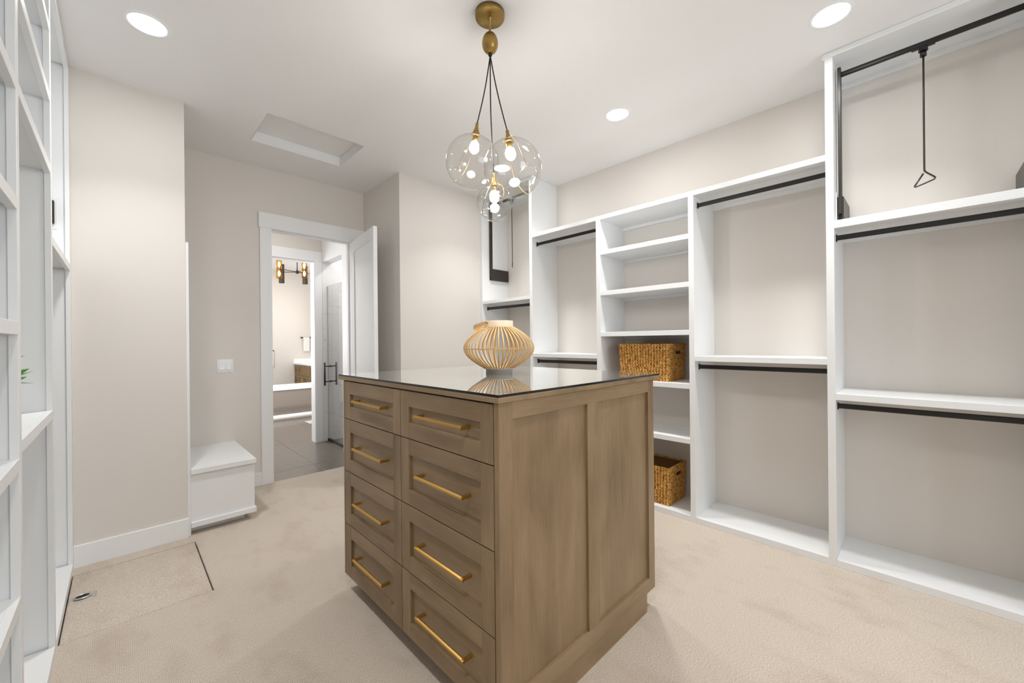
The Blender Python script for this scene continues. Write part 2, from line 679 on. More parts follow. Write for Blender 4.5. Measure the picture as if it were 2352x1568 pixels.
for a in ((fw[0], fw[0] + 0.05, fw[2], fw[3]), (fw[1] - 0.05, fw[1], fw[2], fw[3]), (fw[0], fw[1], fw[2], fw[2] + 0.05), (fw[0], fw[1], fw[3] - 0.05, fw[3]), (1.325, 1.375, fw[2], fw[3])):
    box(a[0], a[1], YFRONT - 0.09, YFRONT - 0.02, a[2], a[3]).build('window_frame', TRIM, w2)
box(fw[0] + 0.05, fw[1] - 0.05, YFRONT - 0.06, YFRONT - 0.054, fw[2] + 0.05, fw[3] - 0.05, bev=0).build('pane', SHOWERG, w2)
struct('wall_stub', box(-0.76, XS, YS, YD + 0.12, 0, H, bev=0), WALL)
m = MB()
m.box(XS, DX0 - 0.019, YD, YD + 0.12, 0, H, 0)
m.box(DX1 + 0.019, XA + 0.12, YD, YD + 0.12, 0, H, 0)
m.box(DX0 - 0.019, DX1 + 0.019, YD, YD + 0.12, DZ + 0.019, H, 0)
struct('wall_door', m, WALL)
struct('baseboard_stub', box(XL, XS + 0.004, YS - 0.014, YS, 0.0, 0.131), TRIM)
struct('baseboard_door', box(0.735, 0.939, YD - 0.014, YD, 0, 0.118), TRIM)
struct('baseboard_back', box(XA, XF, YB - 0.014, YB, 0, 0.131), TRIM)
struct('baseboard_alcove', box(XA - 0.014, XA, YB, YD, 0, 0.131), TRIM)
struct('trim_1', box(XS, XS + 0.018, YS + 0.008, YD, 0.0, 2.024), WHITE)      # tall white edge panel beside the bench

# door casing and jamb
m = MB()
m.box(0.939, DX0, YD - 0.018, YD, 0, DZ, 0.0015)
m.box(DX1, DX1 + 0.097, YD - 0.018, YD, 0, DZ, 0.0015)
m.box(0.929, XA, YD - 0.024, YD, DZ, 2.556, 0.0015)
struct('trim_2', m, TRIM)
m = MB()
m.box(DX0 - 0.019, DX0, YD, YD + 0.12, 0, DZ, 0.001)
m.box(DX1, DX1 + 0.019, YD, YD + 0.12, 0, DZ, 0.001)
m.box(DX0 - 0.019, DX1 + 0.019, YD, YD + 0.12, DZ, DZ + 0.019, 0.001)
m.box(DX0, DX0 + 0.012, YD + 0.045, YD + 0.08, 0, DZ - 0.012, 0.001)
m.box(DX1 - 0.012, DX1, YD + 0.045, YD + 0.08, 0, DZ - 0.012, 0.001)
m.box(DX0, DX1, YD + 0.045, YD + 0.08, DZ - 0.012, DZ, 0.001)
struct('trim_3', m, TRIM)

# open door leaf: shaker, hinged on the right jamb
door = bpy.data.objects.new('door_1', None)
COL.objects.link(door)
door.location = (1.797, 4.318, 0.008)
door['kind'] = 'structure'
door['label'] = 'white one-panel shaker door standing open against the alcove wall'
ORI[door.name] = (0, 0, 0)
DW, DH, DT = 0.775, 2.40, 0.037
# local frame: x along the leaf from the hinge, y thickness
m = MB()
st = 0.105
m.box(0, st, 0, DT, 0, DH, 0.001)
m.box(DW - st, DW, 0, DT, 0, DH, 0.001)
m.box(st, DW - st, 0, DT, DH - 0.115, DH, 0.001)
m.box(st, DW - st, 0, DT, 0, 0.19, 0.001)
m.build('door_frame', TRIM, door)
box(st - 0.008, DW - st + 0.008, 0.011, DT - 0.011, 0.18, DH - 0.107, bev=0).build('door_panel', TRIM, door)
m = MB().cyl((DW - 0.065, -0.045, 1.0), (DW - 0.065, DT + 0.045, 1.0), 0.011)
m.cyl((DW - 0.065, -0.01, 1.0), (DW - 0.065, 0, 1.0), 0.027)
m.cyl((DW - 0.065, DT, 1.0), (DW - 0.065, DT + 0.01, 1.0), 0.027)
m.cyl((DW - 0.18, DT + 0.045, 1.0), (DW - 0.06, DT + 0.045, 1.0), 0.01)
m.cyl((DW - 0.18, -0.045, 1.0), (DW - 0.06, -0.045, 1.0), 0.01)
hd = m.build('door_handle', BLACK, door)
for z in (0.25, 1.2, 2.15):
    MB().cyl((-0.004, DT + 0.002, z - 0.05), (-0.004, DT + 0.002, z + 0.05), 0.007).build('hinge', BLACK, door)
ang = math.atan2(3.557 - 4.318, 1.687 - 1.797)
door.rotation_euler = (0, 0, ang)

# ---------------------------------------------------------------- right built-in
T = 0.037          # visible board edge
P0 = (3.485, 3.529); P1 = (2.715, 2.751); P2 = (1.921, 1.962); P3 = (1.136, 1.174); P4 = (0.344, 0.381); P5 = (-0.425, -0.388)
ZB, ZT, ZTb = 0.042, 2.393, 2.358
ZHb = 2.951
RX = 3.03


def unit(label, y0, y1):
    return thing('closet_unit', label, 'shelving', (XF, (y0 + y1) / 2, 0), 'white open closet units along the right wall')


def panel(u, p, z1, z0=0.0):
    box(XF, XW, p[0], p[1], z0, z1, bev=0.0012).build('side_panel', WHITE, u)


def shelf(u, y0, y1, zt, zb, cleat=True):
    s = box(XF, XW, y0, y1, zb, zt).build('shelf', WHITE, u)
    if cleat:
        box(XW - 0.019, XW, y0, y1, zb - 0.023, zb, bev=0.001).build("cleat", WHITE, u)
    return s


def base(u, y0, y1):
    box(XF, XW, y0, y1, 0, ZB).build('base', WHITE, u)


def top(u, y0, y1, cleat=0.027):
    box(XF, XW, y0, y1, ZTb, ZT).build('top', WHITE, u)
    box(XW - 0.019, XW, y0, y1, ZTb - cleat, ZTb, bev=0.001).build('cleat', WHITE, u)


def rod(u, y0, y1, z):
    m = MB()
    prof = [(0.0075 * math.cos(a), 0.0075 * math.sin(a) + 0.0075) for a in [math.pi * i / 6 for i in range(7)]]
    prof += [(0.0075 * math.cos(a), 0.0075 * math.sin(a) - 0.0075) for a in [math.pi + math.pi * i / 6 for i in range(7)]]
    m.prism([(RX + x, z + h) for x, h in prof], 'y', y0 + 0.004, y1 - 0.004)
    r = m.build('hanging_rod', BLACK, u)
    for ya, yb in ((y0, y0 + 0.006), (y1 - 0.006, y1)):
        f = MB()
        f.box(RX - 0.011, RX + 0.011, ya, yb, z - 0.021, z + 0.021, 0.002)
        f.build('rod_socket', BLACK, r)


def headerbits(u, y0, y1):
    box(XF, XW, y0, y1, ZHb, H - 0.001, bev=0.001).build('top', WHITE, u)
    box(XW - 0.019, XW, y0, y1, 2.922, ZHb, bev=0.001).build('cleat', WHITE, u)


def cap(u, y0, y1):
    box(XF - 0.008, XF, y0, y1, 2.945, H - 0.001, bev=0.001).build('crown_strip', WHITE, u)


# bay 0: tall bay in the far corner
u = unit('tall white pull-down rod bay in the far corner beside the beige wall', P1[0], P0[1])
panel(u, P0, H - 0.002); panel(u, P1, H - 0.002)
headerbits(u, P1[1], P0[0]); cap(u, P1[0] - 0.008, P0[1])
shelf(u, P1[1], P0[0], 1.781, 1.747); rod(u, P1[1], P0[0], 1.70)
shelf(u, P1[1], P0[0], 1.0, 0.964); rod(u, P1[1], P0[0], 0.921)
base(u, P1[1], P0[0])
# bay 1: double hanging
u = unit('white double hanging bay between the tall corner bay and the open shelves', P2[0], P1[0])
panel(u, P2, ZTb)
top(u, P2[0], P1[0]); shelf(u, P2[1], P1[0], 1.199, 1.164)
rod(u, P2[1], P1[0], 2.302); rod(u, P2[1], P1[0], 1.120); base(u, P2[1], P1[0])
# bay 2: shelves
u = unit('narrow white shelf tower holding the two woven baskets', P3[0], P2[0])
panel(u, P3, ZTb)
top(u, P3[0], P2[0])
for zt in (2.092, 1.743, 1.392, 0.999, 0.599):
    shelf(u, P3[1], P2[0], zt, zt - T)
base(u, P3[1], P2[0])
# bay 3: double hanging
u = unit('wide white double hanging bay between the basket tower and the tall near bay', P4[1], P3[0])
top(u, P4[1], P3[0]); shelf(u, P4[1], P3[0], 1.202, 1.166)
rod(u, P4[1], P3[0], 2.302); rod(u, P4[1], P3[0], 1.123); base(u, P4[1], P3[0])
# bay 4: tall near bay
u = unit('tall white near bay with two black rods and a pull-down rod above', P5[0], P4[1])
panel(u, P4, H - 0.002); panel(u, P5, H - 0.002)
headerbits(u, P5[1], P4[0]); cap(u, P5[0], P4[1] + 0.012)
shelf(u, P5[1], P4[0], 2.0, 1.956); rod(u, P5[1], P4[0], 1.912)
shelf(u, P5[1], P4[0], 1.001, 0.964); rod(u, P5[1], P4[0], 0.922)
base(u, P5[1], P4[0])


def pulldown(label, ya, yb, turn=0.0):
    """ya<yb inner faces of the bay"""
    yc = (ya + yb) / 2
    t = thing('pull_down_rod', label, 'wardrobe rod', (3.05, yc, 2.0), 'black pull-down wardrobe rods')
    for y, s in ((yb, -1), (ya, 1)):
        m = MB().mat(WHITE)
        a, b = sorted((y, y + s * 0.003))
        m.box(3.045, 3.345, a, b, 2.01, 2.185, 0.001)
        m.build('mounting_plate', None, t)
        m = MB().mat(BRONZE)
        a, b = sorted((y + s * 0.003, y + s * 0.012))
        m.box(3.058, 3.335, a, b, 2.03, 2.16, 0.002)
        a, b = sorted((y + s * 0.024, y + s * 0.034))
        m.box(3.058, 3.335, a, b, 2.03, 2.16, 0.002)
        a, b = sorted((y + s * 0.012, y + s * 0.024))
        m.box(3.075, 3.335, a, b, 2.03, 2.085, 0.001)
        m.build('spring_box', None, t)
        a, b = sorted((y + s * 0.010, y + s * 0.026))
        box(3.052, 3.09, a, b, 2.06, 2.925, bev=0.002).build('arm', BRONZE, t)
    m = MB()
    m.box(3.063, 3.083, ya + 0.02, yb - 0.02, 2.872, 2.900, 0.006, 2)
    m.build('crossbar', BLACK, t)
    m = MB()
    m.box(3.062, 3.084, yc - 0.045, yc + 0.045, 2.867, 2.874, 0.002)
    m.cyl((3.072, yc, 2.868), (3.072, yc, 2.858), 0.016)
    m.cyl((3.072, yc, 2.856), (3.072, yc, 2.848), 0.019)
    m.cyl((3.072, yc, 2.846), (3.072, yc, 2.82), 0.013)
    m.build('swivel', BLACK, t)
    X = 3.072
    m = MB()
    pts = [(X, yc, 2.83), (X, yc, 2.6), (X, yc, 2.35), (X, yc, 2.215), (X, yc - 0.002, 2.206), (X, yc - 0.012, 2.194), (X, yc - 0.033, 2.172), (X, yc - 0.04, 2.163), (X, yc - 0.037, 2.155),
           (X, yc, 2.142), (X, yc + 0.033, 2.132), (X, yc + 0.037, 2.134), (X, yc + 0.036, 2.139), (X, yc + 0.004, 2.196)]
    R3 = Matrix.Rotation(turn, 3, 'Z')
    pts = [Vector((X, yc, 0)) + R3 @ Vector((0, p[1] - yc, p[2])) for p in pts]
    m.tube(pts, 0.0042, 8)
    m.build('pull_handle', BRONZE, t)
    return t


pulldown('black pull-down wardrobe rod high in the near tall bay', P5[1], P4[0])
pulldown('black pull-down wardrobe rod in the far corner bay behind the glass globes', P1[1], P0[0], math.radians(-42))

# ---------------------------------------------------------------- left built-in (face frame shelving)
SA = (1.787, 1.825); SB = (2.575, 2.613); SC = (3.466, YS - 0.001); SD = (1.0, 1.038)
FT = 0.019


def left_unit(label, y0, y1):
    return thing('shelving_unit', label, 'shelving', (XL - 0.2, (y0 + y1) / 2, 0), 'white face-frame shelving along the left wall')


def stile(u, s, part=0.0095):
    box(XL - FT, XL, s[0], s[1], 0.0, H - 0.001, bev=0.001).build('stile', WHITE, u)
    c = (s[0] + s[1]) / 2
    box(XLW, XL - FT, c - part, c + part, 0.0, H - 0.001, bev=0).build('side_panel', WHITE, u)


def lshelf(u, y0, y1, zt, rail=0.037, th=0.024):
    box(XLW, XL - FT, y0 - 0.009, y1 + 0.009, zt - th, zt, bev=0.0006).build('shelf', WHITE, u)
    box(XL - FT, XL, y0, y1, zt - rail, zt, bev=0.001).build('rail', WHITE, u)


def lback(u, y0, y1):
    box(XLW, XLW + 0.006, y0, y1, 0, H - 0.001, bev=0).build('back_panel', WHITE, u)
    box(XL - FT, XL, y0, y1, 2.93, H - 0.001, bev=0.001).build('rail', WHITE, u)
    box(XLW, XL - FT, y0, y1, 2.95, H - 0.001, bev=0).build('top', WHITE, u)
    box(XLW, XL, y0, y1, 0.0, 0.048, bev=0.001).build('base', WHITE, u)


u = left_unit('white cubby shelving nearest the camera at the left edge', SD[0], SA[0])
stile(u, SD); lback(u, SD[1], SA[0])
for zt in (0.612, 1.002, 1.389, 1.743, 2.085, 2.43):
    lshelf(u, SD[1], SA[0], zt)
u = left_unit('white shelving bay holding the small green plant', SA[0], SB[0])
stile(u, SA); lback(u, SA[1], SB[0])
for zt in (1.047, 2.086, 2.39, 2.69):
    lshelf(u, SA[1], SB[0], zt)
u = left_unit('white tall hanging bay next to the beige wall end', SB[0], SC[1])
stile(u, SB)
box(XL - FT, XL, SC[0], SC[1], 0.0, H - 0.001, bev=0.001).build('stile', WHITE, u)
box(XLW, XL - FT, SC[0] + 0.013, SC[1], 0.0, H - 0.001, bev=0).build('side_panel', WHITE, u)
lback(u, SB[1], SC[0])
lshelf(u, SB[1], SC[0], 1.793)
# wardrobe lift at the far side of that bay
t = thing('wardrobe_lift', 'black wardrobe lift box just showing behind the left shelving stile', 'wardrobe rod', (-0.3, 3.4, 2.0))
yq = SC[0] + 0.013
box(-0.5, -0.255, yq - 0.004, yq, 1.99, 2.17, bev=0.001).build('mounting_plate', WHITE, t)
box(-0.49, -0.264, yq - 0.036, yq - 0.005, 2.017, 2.148, bev=0.002).build('spring_box', BLACK, t)
box(-0.44, -0.415, yq - 0.026, yq - 0.014, 2.05, 2.85, bev=0.002).build('arm', BRONZE, t)

# plant on the shelf
t = thing('potted_plant', 'small green leafy plant on the left shelf, mostly behind the stile', 'plant', (-0.345, 2.2, 1.047))
MB().lathe([(0, 0), (0.05, 0), (0.058, 0.01), (0.066, 0.10), (0.066, 0.105), (0.058, 0.105), (0.055, 0.09), (0, 0.09)], (-0.345, 2.2, 1.047), 24).build('pot', POTM, t)
for q, (bp_, tp_) in enumerate((((-0.300, 2.24, 1.205), (-0.236, 2.275, 1.238)), ((-0.300, 2.25, 1.19), (-0.243, 2.28, 1.208)), ((-0.305, 2.24, 1.27), (-0.246, 2.27, 1.285)), ((-0.300, 2.25, 1.20), (-0.228, 2.29, 1.228)))):
    b0, tip = Vector(bp_), Vector(tp_)
    d = (tip - b0).normalized()
    n = Vector((0.15, -1, 0.1)); n = (n - d * n.dot(d)).normalized()
    s = n.cross(d)
    w = (0.014, 0.012, 0.006, 0.003)[q]
    mid = b0.lerp(tip, 0.5)
    m = MB()
    bv = [m.bm.verts.new(v) for v in (b0, b0.lerp(tip, 0.3) + s * w, mid + s * w * 0.9, tip, mid - s * w * 0.9, b0.lerp(tip, 0.3) - s * w, mid + n * 0.004)]
    for f in ((0, 1, 6), (1, 2, 6), (2, 3, 6), (3, 4, 6), (4, 5, 6), (5, 0, 6)):
        m.bm.faces.new([bv[i] for i in f])
    m.tube([Vector((-0.345, 2.2, 1.13)), (Vector((-0.345, 2.2, 1.13)) + b0) * 0.5 + Vector((0, 0, 0.02)), b0], 0.0014, 5)
    m.build('leaf', LEAF, t)
for k in range(16):
    a = k * 2.4
    L = 0.10 + 0.03 * math.sin(k * 1.7)
    el = 0.55 + 0.5 * ((k * 0.37) % 1)
    b0 = Vector((-0.345, 2.2, 1.14))
    d = Vector((math.cos(a) * math.cos(el), math.sin(a) * math.cos(el), math.sin(el)))
    s = d.cross(Vector((0, 0, 1))).normalized()
    n = s.cross(d).normalized()
    m = MB()
    base_p = b0 + d * 0.05
    mid = base_p + d * L * 0.45 + n * 0.006
    tip = base_p + d * L - Vector((0, 0, 0.03))
    w = 0.02
    vs = [base_p, mid + s * w, tip, mid - s * w, mid - n * 0.005]
    bv = [m.bm.verts.new(v) for v in vs]
    for f in ((0, 1, 4), (1, 2, 4), (2, 3, 4), (3, 0, 4)):
        m.bm.faces.new([bv[i] for i in f])
    m.tube([b0 + Vector((0, 0, -0.01)), base_p], 0.0016, 5)
    m.build('leaf', LEAF, t)

# ---------------------------------------------------------------- bench
t = thing('storage_bench', 'white box bench with overhanging lid beside the doorway', 'bench', (0.53, 3.93, 0))
x0 = XS + 0.019
y0b = 3.526
box(x0, 0.731, y0b, YD - 0.001, 0.42, 0.454, bev=0.0015).build('lid', WHITE, t)
box(x0, 0.722, y0b + 0.018, YD - 0.001, 0.088, 0.42, bev=0.001).build('box_front', WHITE, t)
box(x0, 0.731, y0b, YD - 0.001, 0.052, 0.088, bev=0.0015).build('bottom_board', WHITE, t)
box(x0, 0.667, y0b + 0.082, YD - 0.001, 0.0, 0.052, bev=0.001).build('plinth', WHITE, t)

# ---------------------------------------------------------------- light switch
t = thing('light_switch', 'white double rocker light switch on the wall left of the doorway', 'switch', (0.665, YD, 1.126))
box(0.605, 0.725, YD - 0.006, YD, 1.067, 1.185, bev=0.003, seg=2).build('plate', TRIM, t)
for xc in (0.6415, 0.6885):
    m = MB()
    m.prism([(YD - 0.006, 1.093), (YD - 0.0135, 1.094), (YD - 0.008, 1.126), (YD - 0.0068, 1.159), (YD - 0.006, 1.16)], 'x', xc - 0.0165, xc + 0.0165)
    m.build('rocker', TRIM, t)
    for z in (1.075, 1.177):
        MB().cyl((xc, YD - 0.0072, z), (xc, YD - 0.0055, z), 0.0032, 10).build('screw', STEEL, t)

# ---------------------------------------------------------------- ceiling fittings
for cx, cy, where in CANS:
    t = thing('recessed_light', 'round white recessed ceiling light ' + where, 'ceiling light', (cx, cy, H), 'recessed lights in the closet ceiling')
    MB().lathe([(0.096, 0.0), (0.094, -0.003), (0.082, -0.005), (0.076, -0.003), (0.076, 0.0)], (cx, cy, H), 40).build('trim_ring', TRIM, t)
    MB().lathe([(0, -0.003), (0.0765, -0.003)], (cx, cy, H), 40).build('lens', LENS, t)

t = thing('attic_hatch', 'recessed square attic hatch in the ceiling near the doorway', 'hatch', (1.125, 3.535, H))
box(ch[0] + 0.004, ch[1] - 0.004, ch[2] + 0.004, ch[3] - 0.009, H + 0.079, H + 0.10, bev=0.001).build('panel', CEIL, t)
m = MB()
m.box(ch[0], ch[1], ch[3] - 0.0005, ch[3] + 0.001, H + 0.0, H + 0.075, 0)
m.box(ch[1] - 0.0005, ch[1] + 0.001, ch[2], ch[3], H + 0.0, H + 0.075, 0)
m.box(ch[0] - 0.001, ch[0] + 0.0005, ch[2], ch[3], H + 0.0, H + 0.075, 0)
m.box(ch[0], ch[1], ch[2] - 0.001, ch[2] + 0.0005, H + 0.0, H + 0.075, 0)
m.build('surround', CEIL, t)

# floor hatch
t = thing('floor_hatch', 'carpeted access hatch in the floor by the left shelving', 'hatch', ((fh[0] + fh[1]) / 2, (fh[2] + fh[3]) / 2, 0))
box(fh[0], fh[1], fh[2], fh[3], -0.045, -0.002, bev=0.006, seg=3).build('carpet_panel', CARPET, t)
rc = (-0.150, 3.083)
m = MB()
m.box(rc[0] - 0.05, rc[0] + 0.05, rc[1] - 0.035, rc[1] + 0.035, -0.003, 0.0015, 0.0015)
pl = m.build('pull_plate', STEEL, t)
m = MB().lathe([(0, 0.002), (0.026, 0.002), (0.029, 0.003)], (rc[0], rc[1], 0), 24)
m.build('recess_shade', DARK, pl)  # flat dark disc painted as the shade of the ring recess
m = MB().tube([(rc[0] + 0.030 * math.cos(a), rc[1] + 0.024 * math.sin(a), 0.0055) for a in [2 * math.pi * i / 24 for i in range(24)]], 0.0042, 8, closed=True)
m.build('pull_ring', STEEL, pl)

# ---------------------------------------------------------------- island dresser
IX0, IX1, IY0, IY1 = 0.855, 1.903, 0.936, 2.159
ZK, ZW = 0.087, 1.123
t = thing('island_dresser', 'brown stained wood dresser island with brass pulls and smoked glass top', 'dresser', (1.38, 1.55, 0))
ISL = t
box(0.850, 1.961, 0.931, 2.228, ZW, 1.1415, bev=0.0012).build('wood_top', WOODY, t)
m = MB().mat(GEDGE)
m.box(0.852, 1.959, 0.933, 2.226, 1.1415, 1.1505, 0.0006)
o = m.build('glass_top', None, t)
o.data.materials.append(SMOKE)
for p in o.data.polygons:
    if p.normal.z > 0.95:
        p.material_index = 1
# carcass
m = MB().mat(WOODV)
m.box(IX0 + 0.024, IX1, IY0 + 0.016, IY1, ZK + 0.001, ZW - 0.001, 0)
m.build('carcass', None, t)
box(IX0, IX0 + 0.024, IY0 + 0.001, 0.960, ZK, ZW - 0.001, bev=0.0008).build('corner_stile', WOODV, t)
box(IX0, IX0 + 0.024, 2.1535, IY1, ZK, ZW - 0.001, bev=0.0008).build('corner_stile', WOODV, t)
# end panel (frame and two recessed panels), and the far end alike
for ya, yb in ((IY0, IY0 + 0.016), (IY1 - 0.001, IY1 + 0.015)):
    zt0, zb1 = 1.066, 0.152
    for xa, xb, za, zb in ((IX0 + 0.001, 0.915, ZK, ZW - 0.001), (1.338, 1.414, zb1, zt0), (1.847, IX1, ZK, ZW - 0.001)):
        box(xa, xb, ya, yb, za, zb, bev=0.0006).build('end_stile', WOODV, t)
    for za, zb in ((zt0, ZW - 0.001), (ZK, zb1)):
        box(0.915, 1.847, ya, yb, za, zb, bev=0.0006).build('end_rail', WOODX, t)
    q = 0.012
    yi = (ya + q, yb) if ya < 1.5 else (ya, yb - q)
    for xa, xb in ((0.915, 1.338), (1.414, 1.847)):
        box(xa, xb, yi[0], yi[1], zb1, zt0, bev=0).build('end_panel', WOODV, t)
# toe kick
m = MB().mat(WOODX)
m.box(0.926, 1.82, IY0, IY1 - 0.005, 0, ZK, 0.0005)
m.build('toe_kick', None, t)
rows = ((1.1175, 0.921), (0.917, 0.644), (0.640, 0.364), (0.360, ZK + 0.001))
for (ya, yb) in ((1.561, 2.1515), (0.964, 1.557)):
    for (za, zb) in rows:
        fr = 0.065
        m = MB().mat(WOODV)
        m.box(IX0, IX0 + 0.022, ya, ya + fr, zb, za, 0.0008)
        m.box(IX0, IX0 + 0.022, yb - fr, yb, zb, za, 0.0008)
        m.mat(WOODY)
        m.box(IX0, IX0 + 0.022, ya + fr, yb - fr, za - fr, za, 0.0008)
        m.box(IX0, IX0 + 0.022, ya + fr, yb - fr, zb, zb + fr, 0.0008)
        d = m.build('drawer', None, t)
        box(IX0 + 0.011, IX0 + 0.022, ya + fr - 0.002, yb - fr + 0.002, zb + fr - 0.002, za - fr + 0.002, bev=0).build('drawer_panel', WOODY, d)
        yc = (ya + yb) / 2 - 0.012
        zc = (za + zb) / 2 + 0.006
        h = MB()
        hx = IX0 - 0.026
        h.cyl((hx, yc - 0.155, zc), (hx, yc + 0.155, zc), 0.0066, 6, smooth=False)
        for yy in (yc - 0.149, yc + 0.149):
            h.box(hx - 0.004, IX0 + 0.0115, yy - 0.0055, yy + 0.0055, zc - 0.0062, zc + 0.0062, 0.001)
        h.build('handle', BRASS, d)

# ---------------------------------------------------------------- bamboo lantern
LC = Vector((1.451, 1.581, 1.1506))
t = thing('bamboo_lantern', 'round bamboo slat lantern with bail handle on the glass island top', 'lantern', LC)
MB().lathe([(0.063, 0), (0.071, 0), (0.071, 0.023), (0.083, 0.025), (0.083, 0.030), (0.063, 0.030)], LC, 48, close=True).build('base_ring', BAMBOOW, t)
MB().lathe([(0.070, 0.243), (0.085, 0.243), (0.085, 0.248), (0.0765, 0.251), (0.0765, 0.280), (0.070, 0.280)], LC, 48, close=True).build('top_ring', BAMBOOT, t)
NS = 46
prof = [(0.081, 0.0295), (0.103, 0.042), (0.132, 0.061), (0.160, 0.083), (0.180, 0.108), (0.188, 0.133), (0.183, 0.157), (0.168, 0.180), (0.147, 0.201), (0.120, 0.222), (0.085, 0.244)]
proto = None
for k in range(NS):
    a = 2 * math.pi * k / NS
    if proto is None:
        m = MB()
        fine = []
        for i in range(len(prof) - 1):          # smooth the profile
            p0, p1 = prof[max(i - 1, 0)], prof[i]
            p2, p3 = prof[i + 1], prof[min(i + 2, len(prof) - 1)]
            for t_ in (0.0, 0.5):
                fine.append(tuple(0.5 * (2 * p1[c] + (p2[c] - p0[c]) * t_ + (2 * p0[c] - 5 * p1[c] + 4 * p2[c] - p3[c]) * t_ ** 2 + (3 * p1[c] - p0[c] - 3 * p2[c] + p3[c]) * t_ ** 3) for c in (0, 1)))
        fine.append(prof[-1])
        pts = [Vector((r, 0, z)) for r, z in fine]
        n = len(pts)
        rings = []
        for i, p in enumerate(pts):
            tg = (pts[min(i + 1, n - 1)] - pts[max(i - 1, 0)]).normalized()
            nr = Vector((tg.z, 0, -tg.x))
            w, h = 0.0078, 0.0044
            rings.append([m.bm.verts.new(p + Vector((0, cy_ * w / 2, 0)) + nr * cn_ * h / 2) for cy_, cn_ in ((-1, -0.4), (-0.7, 0.6), (0, 1), (0.7, 0.6), (1, -0.4), (0, -0.7))])
        for A_, B_ in zip(rings, rings[1:]):
            for i in range(6):
                f_ = m.bm.faces.new((A_[i], A_[(i + 1) % 6], B_[(i + 1) % 6], B_[i]))
                f_.smooth = True
        m.bm.faces.new(rings[0]); m.bm.faces.new(rings[-1][::-1])
        bmesh.ops.translate(m.bm, vec=LC, verts=m.bm.verts[:])
        proto = m.build('slat', BAMBOO, t)
        proto['base_rot'] = 0.0
    else:
        c = proto.copy()
        COL.objects.link(c)
        c.parent = t
        c.rotation_euler = (0, 0, a)
MB().tube([LC + Vector((0.179 * math.cos(a), 0.179 * math.sin(a), 0.131)) for a in [2 * math.pi * i / 64 for i in range(64)]], 0.0026, 6, closed=True).build('hoop', BAMBOO, t)
MB().lathe([(0, 0.03), (0.068, 0.03), (0.068, 0.033), (0, 0.033)], LC, 32).build('floor_plate', BAMBOO, t)
# bail handle folded to the camera's left
pd = (-rgt * 0.75 - fwd * 0.66).normalized()            # towards the near pivot
od = (-rgt * 0.88 + fwd * 0.46).normalized()
od.z = 0
pts = []
for i in range(25):
    th = math.pi * i / 24
    p = LC + pd * 0.08 * math.cos(th) + od * 0.140 * math.sin(th) + Vector((0, 0, 0.268 - 0.026 * math.sin(th)))
    pts.append(p)
m = MB()
rings = []
for i, p in enumerate(pts):
    tg = (pts[min(i + 1, 24)] - pts[max(i - 1, 0)]).normalized()
    up = Vector((0, 0, 1)); up = (up - tg * up.dot(tg)).normalized()
    sd = tg.cross(up)
    rings.append([m.bm.verts.new(p + up * a_ * 0.0095 + sd * b_ * 0.0018) for a_, b_ in ((-1, -1), (1, -1), (1, 1), (-1, 1))])
for A_, B_ in zip(rings, rings[1:]):
    for i in range(4):
        m.bm.faces.new((A_[i], A_[(i + 1) % 4], B_[(i + 1) % 4], B_[i]))
m.bm.faces.new(rings[0]); m.bm.faces.new(rings[-1][::-1])
m.build('bail_handle', BAMBOO, t)
for sg in (1, -1):
    c = LC + pd * 0.0765 * sg + Vector((0, 0, 0.268))
    MB().cyl(c - pd * 0.006 * sg, c + pd * 0.007 * sg, 0.0042, 12).build('pivot_pin', BRASSD, t)

# ---------------------------------------------------------------- baskets


